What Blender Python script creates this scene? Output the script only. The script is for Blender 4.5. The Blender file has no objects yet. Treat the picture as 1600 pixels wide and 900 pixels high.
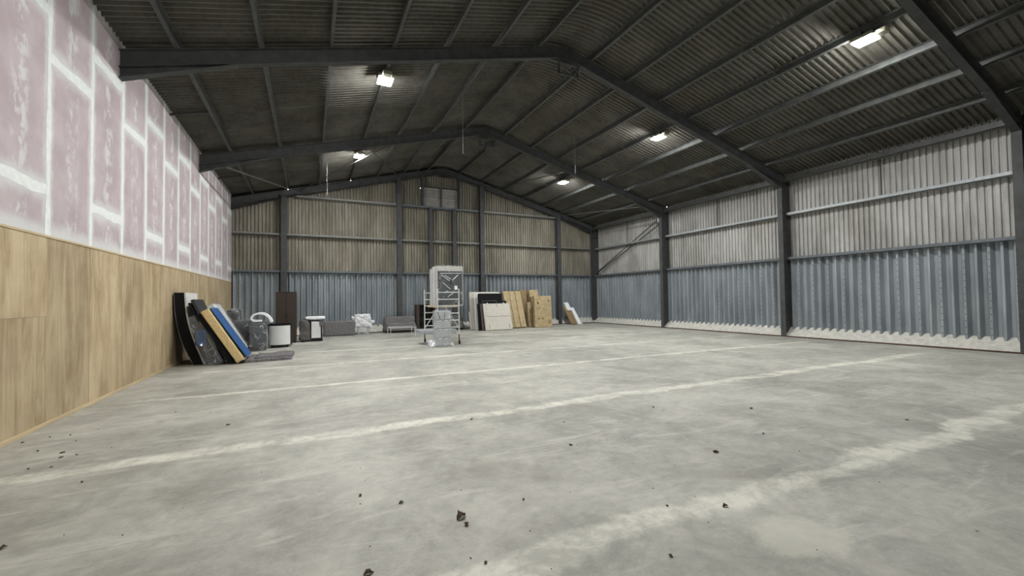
import bpy, bmesh, math, random
from mathutils import Vector, Matrix, noise
random.seed(7)
SC = bpy.context.scene
COL = SC.collection

# ------------------------------------------------------------------ camera
F, YAW, PITCH, ROLL, H = 652.91, 25.843, 1.503, -0.790, 1.6
ya, pi_, ro = map(math.radians, (YAW, PITCH, ROLL))
fwd = Vector((math.sin(ya)*math.cos(pi_), math.cos(ya)*math.cos(pi_), math.sin(pi_)))
rgt = Vector((math.cos(ya), -math.sin(ya), 0)); up = rgt.cross(fwd)
r2 = rgt*math.cos(ro)+up*math.sin(ro); u2 = -rgt*math.sin(ro)+up*math.cos(ro)
cam = bpy.data.cameras.new('camera'); cam.sensor_width = 36; cam.lens = F*36/1600
cam.clip_start = .05; cam.clip_end = 200
co = bpy.data.objects.new('camera', cam); COL.objects.link(co)
M = Matrix((r2, u2, -fwd)).transposed().to_4x4(); M.translation = (0, 0, H)
co.matrix_world = M; SC.camera = co
# ------------------------------------------------------------------ world and exposure
w = bpy.data.worlds.new('night'); SC.world = w; w.use_nodes = True
w.node_tree.nodes['Background'].inputs[0].default_value = (.01, .012, .016, 1)
w.node_tree.nodes['Background'].inputs[1].default_value = .3
SC.view_settings.view_transform = 'Standard'; SC.view_settings.look = 'None'
SC.view_settings.gamma = 1; SC.view_settings.use_curve_mapping = False
SC.view_settings.exposure = 1.6
LAMP_POWER = 250.0        # emission strength of every floodlight lens

# ------------------------------------------------------------------ dimensions (metres)
XL, XC, XS, RX = -3.16, 16.5, 16.98, 6.67     # left lining face, right column face, right sheeting, ridge
YB, YG, YF = 22.16, 22.40, -5.0               # last frame, gable sheeting, wall behind the camera
FR = [3.94, 10.02, 16.18, 22.16]
SL = 0.26
def raft(x): return 8.86-SL*abs(x-RX)         # top of the rafters
PH = .17                                      # purlin depth
POFF = [.85, 2.17, 3.52, 4.82, 6.2, 7.55, 8.95]

# ------------------------------------------------------------------ materials
def srgb(r, g, b):
    f = lambda c: (c/255/12.92) if c/255 <= .04045 else ((c/255+.055)/1.055)**2.4
    return (f(r), f(g), f(b), 1)
class NT:
    def __init__(s, name):
        s.m = bpy.data.materials.new(name); s.m.use_nodes = True
        s.t = s.m.node_tree; s.n = s.t.nodes; s.b = s.n['Principled BSDF']
    def node(s, typ, **kw):
        n = s.n.new(typ)
        for k, v in kw.items():
            if k in ('operation', 'blend_type', 'data_type', 'attribute_type', 'attribute_name', 'noise_dimensions', 'feature', 'interpolation_type', 'clamp'): setattr(n, k, v)
            elif isinstance(v, bpy.types.NodeSocket): s.t.links.new(v, n.inputs[int(k[1:]) if k[0] == 'i' and k[1:].isdigit() else k])
            else: n.inputs[int(k[1:]) if k[0] == 'i' and k[1:].isdigit() else k].default_value = v
        return n
    def math(s, op, a, b=0.0, c=0.0): return s.node('ShaderNodeMath', operation=op, i0=a, i1=b, i2=c).outputs[0]
    def mix(s, f, a, b, bt='MIX'):
        return s.node('ShaderNodeMix', data_type='RGBA', blend_type=bt, i0=f, i6=a, i7=b).outputs[2]
    def coord(s, which='Object'): return s.node('ShaderNodeTexCoord').outputs[which]
    def pos(s): return s.node('ShaderNodeNewGeometry').outputs['Position']
    def sep(s, v): return s.node('ShaderNodeSeparateXYZ', i0=v).outputs
    def noise(s, v, scale=5., detail=4., rough=.55, stretch=(1, 1, 1), dist=0.):
        if stretch != (1, 1, 1): v = s.node('ShaderNodeMapping', Vector=v, Scale=stretch).outputs[0]
        return s.node('ShaderNodeTexNoise', Vector=v, Scale=scale, Detail=detail, Roughness=rough, Distortion=dist).outputs[0]
    def ramp(s, f, a, b): return s.node('ShaderNodeMapRange', interpolation_type='SMOOTHSTEP', i0=f, i1=a, i2=b, i3=0., i4=1.).outputs[0]
    def link(s, a, b): s.t.links.new(a, s.b.inputs[b])
    def bump(s, h, strength=.3, dist=.02):
        s.link(s.node('ShaderNodeBump', Strength=strength, Distance=dist, Height=h).outputs[0], 'Normal')
def simple(name, rgb, rough=.6, metal=0., var=.18, scale=6., stretch=(1, 1, 1), bump=0., bscale=None, spec=.4, dark=None):
    k = NT(name); c = srgb(*rgb)
    v = k.coord(); n = k.noise(v, scale, 5, .6, stretch)
    d = srgb(*dark) if dark else tuple(x*(1-var*2) for x in c[:3])+(1,)
    l = tuple(min(1, x*(1+var*.6)) for x in c[:3])+(1,)
    k.link(k.mix(k.ramp(n, .3, .7), d, l), 'Base Color')
    k.b.inputs['Roughness'].default_value = rough; k.b.inputs['Metallic'].default_value = metal
    k.b.inputs['Specular IOR Level'].default_value = spec
    if bump: k.bump(k.noise(v, bscale or scale*4, 4, .6, stretch), bump, .02)
    return k.m
MAT = {}
def cement(name, base, dark, stain):
    k = NT(name); v = k.pos(); oi = k.node('ShaderNodeObjectInfo').outputs['Random']
    a = k.noise(v, 1.3, 6, .65, (1, 1, .25)); b = k.noise(v, 9, 4, .6, (1, 1, .12)); c = k.noise(v, 30, 3, .6)
    f = k.math('ADD', k.math('MULTIPLY', a, .55), k.math('ADD', k.math('MULTIPLY', b, .3), k.math('MULTIPLY', c, .15)))
    col = k.mix(k.ramp(f, .36, .62), srgb(*dark), srgb(*base))
    col = k.mix(k.math('MULTIPLY', k.ramp(k.noise(v, .45, 5, .6), .5, .72), .5), col, srgb(*stain))
    br = k.math('ADD', .9, k.math('MULTIPLY', oi, .18))
    col = k.mix(1., col, k.node('ShaderNodeCombineColor', i0=br, i1=br, i2=br).outputs[0], 'MULTIPLY')
    k.link(col, 'Base Color'); k.b.inputs['Roughness'].default_value = .85; k.b.inputs['Specular IOR Level'].default_value = .25
    k.bump(c, .25, .006); return k.m
MAT['cement'] = cement('fibre_cement_wall', (184, 184, 181), (150, 148, 143), (138, 133, 124))
MAT['cement_gable'] = cement('fibre_cement_gable', (156, 151, 138), (118, 114, 102), (108, 100, 84))
MAT['roof'] = cement('fibre_cement_roof', (112, 110, 103), (90, 88, 81), (84, 79, 69))
def steel_sheet():
    k = NT('galvanised_cladding'); v = k.pos(); oi = k.node('ShaderNodeObjectInfo').outputs['Random']
    n = k.noise(v, 2.2, 5, .6, (1, 1, .3)); sp = k.noise(v, 60, 3, .5)
    col = k.mix(k.ramp(n, .3, .7), srgb(136, 144, 149), srgb(164, 171, 175))
    col = k.mix(k.math('MULTIPLY', sp, .3), col, srgb(104, 112, 120))
    br = k.math('ADD', .92, k.math('MULTIPLY', oi, .14))
    col = k.mix(1., col, k.node('ShaderNodeCombineColor', i0=br, i1=br, i2=br).outputs[0], 'MULTIPLY')
    k.link(col, 'Base Color'); k.b.inputs['Metallic'].default_value = .12; k.b.inputs['Roughness'].default_value = .45
    return k.m
MAT['steel_sheet'] = steel_sheet()
def floor_mat():
    k = NT('worn_concrete'); v = k.pos(); X, Y, Z = k.sep(v)
    big = k.noise(v, .35, 6, .62); mid = k.noise(v, 1.6, 7, .68, dist=.6); sm = k.noise(v, 9, 6, .7, dist=.3); fine = k.noise(v, 60, 3, .6)
    f = k.math('ADD', k.math('MULTIPLY', big, .4), k.math('ADD', k.math('MULTIPLY', mid, .35), k.math('ADD', k.math('MULTIPLY', sm, .17), k.math('MULTIPLY', fine, .08))))
    col = k.mix(k.ramp(f, .36, .64), srgb(136, 135, 127), srgb(190, 189, 179))
    # trowel sweeps and scuffs
    sw = k.noise(v, 2.2, 5, .7, (.35, 1.6, 1), dist=1.2)
    col = k.mix(k.math('MULTIPLY', k.ramp(sw, .52, .72), .5), col, srgb(204, 203, 193))
    col = k.mix(k.math('MULTIPLY', k.ramp(k.noise(v, .9, 4, .6, dist=.5), .52, .72), .55), col, srgb(128, 126, 118))
    # pale filled joints between the pours: (centre Y, half width, wobble, slope, x from, x to)
    tot = None
    wob = k.math('SUBTRACT', k.noise(v, .55, 5, .65), .5); wob2 = k.math('SUBTRACT', k.noise(v, 3.6, 8, .74), .5)
    for yc, hw, wb, sl, xa, xb in ((2.3, .12, .85, -.02, .3, 13.), (5.5, .125, .5, -.012, -3.1, 14.8), (8.85, .085, .18, -.02, -2.6, 15.8), (11.75, .075, .16, -.03, -2.4, 15.8), (14.8, .085, .16, -.04, -.6, 16.), (17.8, .09, .15, -.05, 1., 16.)):
        d = k.math('SUBTRACT', Y, k.math('ADD', yc, k.math('MULTIPLY', X, sl)))
        d = k.math('ABSOLUTE', k.math('ADD', d, k.math('MULTIPLY', wob, wb)))
        d = k.math('ADD', d, k.math('MULTIPLY', wob2, hw*1.9))
        b = k.ramp(d, hw*1.45, hw*.5)
        b = k.math('MULTIPLY', b, k.math('MULTIPLY', k.ramp(X, xa-.6, xa+.6), k.ramp(X, xb+.6, xb-.8)))
        tot = b if tot is None else k.math('MAXIMUM', tot, b)
    col = k.mix(k.math('MULTIPLY', tot, k.math('ADD', .26, k.math('MULTIPLY', k.ramp(k.math('ADD', mid, k.math('MULTIPLY', sm, .6)), .62, .95), .56))), col, srgb(220, 219, 205))
    # pale spill beside the nearest joint
    dx = k.math('DIVIDE', k.math('SUBTRACT', X, 2.95), .42); dy = k.math('DIVIDE', k.math('SUBTRACT', Y, 1.72), .28)
    d = k.math('ADD', k.math('SQRT', k.math('ADD', k.math('MULTIPLY', dx, dx), k.math('MULTIPLY', dy, dy))), k.math('MULTIPLY', wob2, 1.5))
    col = k.mix(k.math('MULTIPLY', k.ramp(d, 1., .6), .5), col, srgb(204, 203, 188))
    k.link(col, 'Base Color')
    k.link(k.math('ADD', .42, k.math('MULTIPLY', mid, .35)), 'Roughness'); k.b.inputs['Specular IOR Level'].default_value = .35
    k.bump(k.math('ADD', k.math('MULTIPLY', sm, .7), k.math('MULTIPLY', fine, .3)), .22, .012); return k.m
MAT['floor'] = floor_mat()
def ply_mat():
    k = NT('plywood'); v = k.coord(); oi = k.node('ShaderNodeObjectInfo').outputs['Random']
    off = k.node('ShaderNodeCombineXYZ', i0=k.math('MULTIPLY', oi, 30.), i1=k.math('MULTIPLY', oi, 70.), i2=0.).outputs[0]
    p = k.node('ShaderNodeVectorMath', operation='ADD', i0=v, i1=off).outputs[0]
    a = k.noise(p, 3.6, 7, .7, (1, 1, .16), .8); b = k.noise(p, 24, 4, .6, (1, 1, .05)); c = k.noise(p, 1.2, 4, .55)
    f = k.math('ADD', k.math('MULTIPLY', a, .55), k.math('ADD', k.math('MULTIPLY', b, .18), k.math('MULTIPLY', c, .27)))
    col = k.mix(k.ramp(f, .36, .64), srgb(156, 134, 102), srgb(205, 187, 155))
    br = k.node('ShaderNodeAttribute', attribute_type='OBJECT', attribute_name='tone').outputs['Fac']
    col = k.mix(1., col, k.node('ShaderNodeCombineColor', i0=br, i1=br, i2=k.math('MULTIPLY', br, .98)).outputs[0], 'MULTIPLY')
    X, Y, Z = k.sep(v)
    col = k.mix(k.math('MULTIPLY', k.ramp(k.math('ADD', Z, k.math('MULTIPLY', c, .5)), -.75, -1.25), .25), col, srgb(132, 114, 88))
    k.link(col, 'Base Color'); k.b.inputs['Roughness'].default_value = .6; k.bump(b, .08, .004); return k.m
MAT['ply'] = ply_mat()
def board_mat():
    # pink plasterboard: filler feathered along the edges and dabbed down the middle line of screws
    k = NT('pink_plasterboard'); v = k.coord(); X, Y, Z = k.sep(v); oi = k.node('ShaderNodeObjectInfo').outputs['Random']
    hy = k.node('ShaderNodeAttribute', attribute_type='OBJECT', attribute_name='half_width').outputs['Fac']
    hz = k.node('ShaderNodeAttribute', attribute_type='OBJECT', attribute_name='half_height').outputs['Fac']
    off = k.node('ShaderNodeCombineXYZ', i0=0., i1=k.math('MULTIPLY', oi, 40.), i2=k.math('MULTIPLY', oi, 90.)).outputs[0]
    p = k.node('ShaderNodeVectorMath', operation='ADD', i0=v, i1=off).outputs[0]
    n1 = k.noise(p, 3.5, 5, .65); n2 = k.noise(p, 1.5, 4, .6); n3 = k.noise(p, 3.6, 4, .62, (1, 1.2, .85))
    pink = k.mix(k.ramp(n2, .3, .7), srgb(180, 165, 169), srgb(198, 186, 189))
    ey = k.math('SUBTRACT', hy, k.math('ABSOLUTE', Y)); ez = k.math('SUBTRACT', hz, k.math('ABSOLUTE', Z))
    j = k.math('MULTIPLY', k.math('SUBTRACT', n1, .5), .22)
    edge = k.math('MAXIMUM', k.ramp(k.math('ADD', ey, j), .17, .03), k.ramp(k.math('ADD', ez, j), .26, .05))
    dab = k.math('MULTIPLY', k.ramp(k.math('ABSOLUTE', Y), .26, .04), k.ramp(n3, .47, .6))
    m = k.math('MAXIMUM', k.math('MULTIPLY', edge, .75), k.math('MULTIPLY', dab, .7))
    k.link(k.mix(m, pink, srgb(222, 225, 224)), 'Base Color'); k.b.inputs['Roughness'].default_value = .8
    k.b.inputs['Specular IOR Level'].default_value = .2; return k.m
MAT['board'] = board_mat()
MAT['tape'] = simple('joint_filler', (236, 240, 238), .8, 0, .04, 9, spec=.2)
MAT['frame'] = simple('grey_painted_steel', (72, 74, 74), .65, 0, .15, 4, bump=.05)
MAT['purlin'] = simple('weathered_purlin_steel', (88, 90, 88), .55, .1, .15, 5)
MAT['galv'] = simple('galvanised_rail', (158, 163, 165), .45, .4, .1, 8)
MAT['galv2'] = simple('dulled_rail', (132, 133, 129), .55, .1, .1, 8)
MAT['rail'] = simple('blue_grey_rail', (106, 113, 117), .5, .15, .12, 6)
MAT['mortar'] = simple('sand_cement_kerb', (205, 203, 194), .9, 0, .1, 7, bump=.4, bscale=30, spec=.2)
MAT['rust'] = simple('rusty_angle', (82, 58, 50), .8, .1, .2, 14)
MAT['softwood'] = simple('softwood_batten', (206, 186, 150), .7, 0, .1, 10, (1, .1, 1))
MAT['black'] = simple('black_fabric', (20, 21, 24), .8, 0, .2, 30, bump=.1, spec=.25)
MAT['blackm'] = simple('black_metal', (24, 24, 26), .45, .2, .15, 12)
MAT['navy'] = simple('dark_navy_fabric', (22, 27, 38), .8, 0, .2, 30, bump=.1, spec=.25)
MAT['charcoal'] = simple('charcoal_fabric', (62, 66, 70), .8, 0, .12, 30, bump=.15)
MAT['slate'] = simple('dark_slate_vinyl', (52, 53, 56), .5, 0, .1, 14)
MAT['dgrey'] = simple('dark_grey_vinyl', (72, 74, 76), .5, 0, .12, 14)
MAT['white'] = simple('white_fabric', (222, 222, 216), .75, 0, .05, 12, bump=.1)
MAT['foamw'] = simple('white_polystyrene', (240, 242, 244), .6, 0, .02, 30, bump=.1)
MAT['cream'] = simple('cream_fabric', (204, 200, 190), .8, 0, .06, 14, bump=.15)
MAT['yellow'] = simple('straw_yellow_fabric', (222, 196, 146), .8, 0, .08, 18, bump=.2)
MAT['blue'] = simple('royal_blue_fabric', (34, 82, 136), .7, 0, .12, 10, bump=.25)
MAT['felt'] = simple('grey_moving_felt', (128, 126, 126), .95, 0, .16, 22, bump=.5, bscale=60, spec=.1, dark=(98, 96, 97))
MAT['drape'] = simple('grey_cloth', (104, 101, 100), .95, 0, .1, 14, bump=.3, spec=.1)
MAT['walnut'] = simple('dark_walnut', (66, 55, 48), .5, 0, .2, 7, (6, 6, .4), bump=.05)
MAT['walnut2'] = simple('dark_walnut_side', (58, 47, 40), .5, 0, .2, 7, (6, 6, .4))
MAT['void'] = simple('black_laminate', (14, 13, 13), .5, 0, .1, 8)
MAT['alu'] = simple('aluminium', (226, 231, 229), .35, .55, .06, 16)
MAT['card'] = simple('brown_cardboard', (184, 166, 130), .85, 0, .1, 5, bump=.1, spec=.15)
MAT['card2'] = simple('darker_cardboard', (150, 130, 98), .85, 0, .1, 5, bump=.1, spec=.15)
MAT['tapec'] = simple('brown_parcel_tape', (150, 116, 70), .3, 0, .06, 6)
MAT['ink'] = simple('printed_ink', (92, 70, 48), .8, 0, .1, 9)
MAT['cratebox'] = simple('grey_plastic_box', (176, 180, 178), .55, 0, .08, 12)
MAT['whitep'] = simple('white_gloss_panel', (226, 228, 226), .25, 0, .03, 4)
MAT['leaf'] = simple('dry_brown_leaf', (88, 68, 52), .8, 0, .3, 30, bump=.4)
MAT['leafr'] = simple('dry_reddish_leaf', (84, 44, 42), .8, 0, .3, 30, bump=.4)
MAT['grit'] = simple('dark_grit', (92, 86, 76), .9, 0, .25, 40)
MAT['rubber'] = simple('black_rubber', (26, 26, 26), .7, 0, .1, 20)
MAT['pane'] = simple('dirty_grey_pane', (150, 146, 141), .3, 0, .12, 3, spec=.5)
MAT['winf'] = simple('window_alloy', (205, 205, 203), .4, .4, .1, 8)
MAT['lampbody'] = simple('floodlight_housing', (150, 148, 130), .5, .2, .05, 8)
MAT['plank'] = simple('reddish_brown_board', (98, 72, 58), .7, 0, .15, 8, (1, .2, 1))
def plastic(name, white=.06, gloss=.5, scale=3., crease=.5):
    k = NT(name); v = k.coord()
    k.n.remove(k.b); out = k.n['Material Output']
    n = k.noise(v, scale, 3, .5, (1, 1, .6), 1.2)
    wv = k.node('ShaderNodeVectorMath', operation='ADD', i0=v, i1=k.node('ShaderNodeTexNoise', Vector=v, Scale=scale*.8).outputs[1]).outputs[0]
    vo = k.node('ShaderNodeTexVoronoi', Vector=wv, Scale=scale, feature='DISTANCE_TO_EDGE').outputs[0]
    cr = k.math('MULTIPLY', k.ramp(vo, .05, .0), k.ramp(k.noise(v, scale*1.3, 2), .48, .62))
    b = k.node('ShaderNodeBump', Strength=.8, Distance=.06, Height=n).outputs[0]
    g = k.node('ShaderNodeBsdfGlossy', Roughness=.14, Normal=b); g.inputs[0].default_value = (.95, .97, 1, 1)
    d = k.node('ShaderNodeBsdfDiffuse'); d.inputs[0].default_value = (.86, .88, .9, 1)
    t = k.node('ShaderNodeBsdfTransparent'); t.inputs[0].default_value = (.97, .98, 1, 1)
    fr = k.node('ShaderNodeLayerWeight', Blend=.3, Normal=b).outputs['Facing']
    m1 = k.node('ShaderNodeMixShader', i0=k.math('ADD', white, k.math('MULTIPLY', cr, crease)), i1=t.outputs[0], i2=d.outputs[0])
    m2 = k.node('ShaderNodeMixShader', i0=k.math('ADD', .07, k.math('MULTIPLY', k.math('MULTIPLY', fr, fr), gloss)), i1=m1.outputs[0], i2=g.outputs[0])
    k.t.links.new(m2.outputs[0], out.inputs[0]); return k.m
MAT['film'] = plastic('clear_plastic_film', .05, .45, 3., .5)
MAT['film2'] = plastic('milky_plastic_film', .14, .5, 3.2, .6)
MAT['film3'] = plastic('white_plastic_film', .75, .5, 5., .3)
def emit(name, rgb, st):
    k = NT(name); k.b.inputs['Base Color'].default_value = (.8, .8, .8, 1)
    k.b.inputs['Emission Color'].default_value = (*rgb, 1); k.b.inputs['Emission Strength'].default_value = st; return k.m
MAT['lens'] = emit('floodlight_lens', (1., 1., .985), LAMP_POWER)
MAT['daylight'] = emit('daylight_through_hole', (.9, .95, 1.), 6.)

# ------------------------------------------------------------------ mesh helpers
def link(o, parent=None):
    COL.objects.link(o)
    if parent: o.parent = parent
    return o
def obj(name, bm, mat, parent=None, smooth=False, loc=None):
    me = bpy.data.meshes.new(name); bm.normal_update(); bm.to_mesh(me); bm.free()
    for p in me.polygons: p.use_smooth = smooth
    me.materials.append(MAT[mat] if isinstance(mat, str) else mat)
    o = bpy.data.objects.new(name, me)
    if loc: o.location = loc
    return link(o, parent)
def inst(name, src, parent, loc=(0, 0, 0)):
    o = bpy.data.objects.new(name, src.data if hasattr(src, 'data') else src); o.location = loc; return link(o, parent)
def empty(name, loc, label=None, cat=None, group=None, rz=0.):
    o = bpy.data.objects.new(name, None); o.location = loc; o.rotation_euler = (0, 0, rz); o.empty_display_size = .2
    link(o); tag(o, label, cat, group); return o
def tag(o, label=None, cat=None, group=None, kind=None):
    for k, v in (('label', label), ('category', cat), ('group', group), ('kind', kind)):
        if v: o[k] = v
    return o
def nb(): return bmesh.new()
def box(bm, x0, x1, y0, y1, z0, z1, bev=0., seg=1, rot=None, piv=None):
    r = bmesh.ops.create_cube(bm, size=1.); vs = r['verts']
    for v in vs: v.co = Vector(((x0+x1)/2+v.co.x*(x1-x0), (y0+y1)/2+v.co.y*(y1-y0), (z0+z1)/2+v.co.z*(z1-z0)))
    if bev:
        es = list({e for v in vs for e in v.link_edges})
        r = bmesh.ops.bevel(bm, geom=es, offset=bev, segments=seg, affect='EDGES', profile=.5)
        vs = list(set(vs) & set(bm.verts)) + list({v for f in r['faces'] for v in f.verts})
        vs = list({v for v in vs if v.is_valid})
    if rot is not None:
        for v in vs: v.co = rot @ (v.co-Vector(piv)) + Vector(piv)
    return bm
def prism(bm, pts, axis, a, b):
    """polygon pts (2D) swept along axis 0/1/2 from a to b"""
    def P(p, t):
        q = list(p); q.insert(axis, t); return bm.verts.new(q)
    A = [P(p, a) for p in pts]; B = [P(p, b) for p in pts]; n = len(pts)
    bm.faces.new(A); bm.faces.new(B[::-1])
    for i in range(n): bm.faces.new((A[i], B[i], B[(i+1) % n], A[(i+1) % n]))
    bmesh.ops.recalc_face_normals(bm, faces=bm.faces[:]); return bm
def tube(bm, a, b, r, n=8):
    a, b = Vector(a), Vector(b); d = (b-a); q = d.to_track_quat('Z', 'Y').to_matrix()
    R1, R2 = [], []
    for i in range(n):
        t = 2*math.pi*i/n; o = q @ Vector((r*math.cos(t), r*math.sin(t), 0))
        R1.append(bm.verts.new(a+o)); R2.append(bm.verts.new(b+o))
    for i in range(n): bm.faces.new((R1[i], R1[(i+1) % n], R2[(i+1) % n], R2[i]))
    bm.faces.new(R1[::-1]); bm.faces.new(R2); return bm
def crumple(bm, x0, x1, y0, y1, z0, z1, cuts=7, amp=.03, sc=3., seed=0, rnd=.15, taper=0., keep_base=True):
    """a soft or crumpled block: cube grid, corners rounded, surface pushed about by noise"""
    t = nb(); bmesh.ops.create_cube(t, size=2.)
    bmesh.ops.subdivide_edges(t, edges=t.edges[:], cuts=cuts, use_grid_fill=True)
    hx, hy, hz = (x1-x0)/2, (y1-y0)/2, (z1-z0)/2
    s = Vector((seed*3.7, seed*1.3, seed*5.1)); vm = []
    for v in t.verts:
        c = v.co.copy()
        L = c.normalized()*1.25
        q = c.lerp(Vector((max(-1, min(1, L.x)), max(-1, min(1, L.y)), max(-1, min(1, L.z)))), rnd)
        k = 1-taper*(q.z+1)/2
        p = Vector((q.x*hx*k, q.y*hy*k, q.z*hz))
        nv = noise.noise_vector(p*sc+s)*amp+noise.noise_vector(p*sc*2.7+s)*amp*.5
        p += nv
        if keep_base: p.z = max(p.z, -hz+.002)
        v.co = p+Vector(((x0+x1)/2, (y0+y1)/2, (z0+z1)/2))
    vm = {v: bm.verts.new(v.co) for v in t.verts}
    for f in t.faces: bm.faces.new([vm[v] for v in f.verts])
    t.free(); return bm
def from_data(name, verts, faces, mat, parent=None, smooth=False, loc=None):
    me = bpy.data.meshes.new(name); me.from_pydata(verts, [], faces); me.update()
    for p in me.polygons: p.use_smooth = smooth
    me.materials.append(MAT[mat]); o = bpy.data.objects.new(name, me)
    if loc: o.location = loc
    return link(o, parent)

# ------------------------------------------------------------------ floor: poured strips on a sub-base
fl = tag(obj('floor', box(nb(), XL-.6, XS+.35, YF-.2, YG+.3, -.16, -.006), 'floor'), kind='structure')
ys = [YF, 2.26, 5.42, 8.72, 11.45, 14.55, 17.5, YG+.25]
for a, b in zip(ys, ys[1:]):
    obj('slab', box(nb(), XL-.5, XS+.3, a+.0006, b-.0006, -.1, 0), 'floor', fl)

# ------------------------------------------------------------------ left wall: plywood below, taped pink plasterboard above
wl = tag(obj('wall_left', box(nb(), XL-.3, XL-.05, YF, YG, 0, 6.62), 'purlin'), kind='structure')
PW = 1.234; Y0P = 7.72-PW*9
NP = int((YG-Y0P)/PW)+1
ply = None
for i in range(NP+1):
    y = Y0P+i*PW
    if y+PW < YF or y > YG: continue
    y1 = min(y+PW, YG-.02)
    if y1-y < .1: continue
    t = .012+.004*random.random()
    if abs(y1-(7.72)) < .02:       # this sheet has a second, shorter piece above
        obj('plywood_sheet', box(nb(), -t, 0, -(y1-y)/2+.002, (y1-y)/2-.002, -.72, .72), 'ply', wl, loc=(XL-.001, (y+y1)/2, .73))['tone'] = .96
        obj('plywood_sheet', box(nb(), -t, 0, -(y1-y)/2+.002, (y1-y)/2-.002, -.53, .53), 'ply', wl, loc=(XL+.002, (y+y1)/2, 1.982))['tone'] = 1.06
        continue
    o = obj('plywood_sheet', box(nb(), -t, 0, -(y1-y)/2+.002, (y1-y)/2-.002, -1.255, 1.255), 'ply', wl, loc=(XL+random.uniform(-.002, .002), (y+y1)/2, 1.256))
    o['tone'] = {1: .90, 2: 1.06}.get(round((y-6.486)/PW), random.uniform(.93, 1.04))
obj('bottom_batten', box(nb(), XL, XL+.02, YF, YG-.1, 0, .055, .003), 'softwood', wl)
obj('top_bead', box(nb(), XL-.004, XL+.012, YF, YG-.1, 2.508, 2.535), 'softwood', wl)
def board(y0, y1, z0, z1):
    hy, hz = (y1-y0)/2, (z1-z0)/2
    o = obj('plasterboard_sheet', box(nb(), -.0125, 0, -hy+.003, hy-.003, -hz+.003, hz-.003), 'board', wl, loc=(XL-.004, (y0+y1)/2, (z0+z1)/2))
    o['half_width'] = hy; o['half_height'] = hz
def tape_strip(y0, y1, z0, z1, vert):
    n = 26; vs, fs = [], []
    sd = random.uniform(0, 90)
    L = (z1-z0) if vert else (y1-y0); hw = (y1-y0)/2 if vert else (z1-z0)/2
    for i in range(n+1):
        t = -L/2+L*i/n
        for s in (-1, 1):
            q = s*(hw*(1+.55*noise.noise(Vector((t*1.9, sd+s*7, 0)))+.25*noise.noise(Vector((t*6, sd+s*9, 3)))))
            vs.append((0, q, t) if vert else (0, t, q)); 
    for i in range(n): fs.append((2*i, 2*i+1, 2*i+3, 2*i+2) if vert else (2*i, 2*i+2, 2*i+3, 2*i+1))
    from_data('joint_tape', vs, fs, 'tape', wl, loc=(XL-.0025+(0.0006 if vert else 0), (y0+y1)/2, (z0+z1)/2))
ZT = 6.56
for i in range(NP+1):
    y = Y0P+i*PW; y1 = min(y+PW, YG-.02)
    if y1 < YF or y1-y < .1: continue
    par = (round((y-7.72)/PW)) % 2        # 0: one high joint, 1: two joints
    zs = [2.53, 5.02+random.uniform(-.05, .05), ZT] if par == 0 else [2.53, 3.13+random.uniform(-.04, .04), 5.63+random.uniform(-.05, .03), ZT]
    for a, b in zip(zs, zs[1:]): board(y, y1, a, b)
    if y1 > 2:
        for z in zs[1:-1]: tape_strip(y+.02, y1-.02, z-.075, z+.075, False)
        tape_strip(y-.055, y+.055, 2.54, ZT-.02, True)
# ragged foam filler along the top edge of the boards
vs, fs = [], []; n = 400
for i in range(n+1):
    y = 2+(YG-2)*i/n; h = .05+.04*math.sin(y*2*math.pi/.15)+.03*noise.noise(Vector((y*3, 0, 0)))
    vs += [(XL-.004, y, ZT-.03), (XL-.004, y, ZT+h)]
for i in range(n): fs.append((2*i, 2*i+2, 2*i+3, 2*i+1))
from_data('edge_filler', vs, fs, 'tape', wl)

# ------------------------------------------------------------------ sheet profiles
def profile_box(width, pitch=.15, lo=.045, d=.055):
    pts = []; n = round(width/pitch)
    for i in range(n):
        t = i*pitch
        pts += [(t, 0), (t+pitch-lo-.02, 0), (t+pitch-lo, d), (t+pitch-.012, d)]
    pts.append((n*pitch, 0)); return pts
def profile_trap(n, pitch=.25, d=.14):
    pts = []
    for i in range(n):
        t = i*pitch; pts += [(t, 0), (t+.05, 0), (t+.115, d), (t+.185, d)]
    pts.append((n*pitch, 0)); return pts
def profile_sine(n, pitch=.15, a=.036, k=8):
    return [(i*pitch/k, a*math.cos(2*math.pi*i/k)) for i in range(n*k+1)]
def wall_sheet(name, prof, along, face, t0, z0, z1, mat, parent, src=None, topf=None, smooth=False, zlap=0.):
    """prof (t, d): t along the wall, d = depth away from the room; along 'x' or 'y'"""
    if src: return inst(name, src, parent, (t0, face, 0) if along == 'x' else (face, t0, 0))
    vs, fs = [], []
    for t, d in prof:
        for z in (z0, z1):
            zz = z
            if topf and z == z1: zz = min(z1, topf(t0+t))
            if zz < z0: zz = z0
            vs.append((t, d+zlap, zz) if along == 'x' else (d+zlap, t, zz))
    for i in range(len(prof)-1): fs.append((2*i, 2*i+2, 2*i+3, 2*i+1) if along == 'x' else (2*i, 2*i+1, 2*i+3, 2*i+2))
    return from_data(name, vs, fs, mat, parent, smooth, loc=(t0, face, 0) if along == 'x' else (face, t0, 0))
def bolts(parent, pts, nrm, r=.014, h=.012, name='rivet_row', mat='frame', src=None):
    if src: return inst(name, src, parent)
    bm = nb(); N = Vector(nrm)
    for p in pts: tube(bm, Vector(p), Vector(p)+N*h, r, 6)
    return tag(obj(name, bm, mat, parent), kind='stuff')

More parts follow.
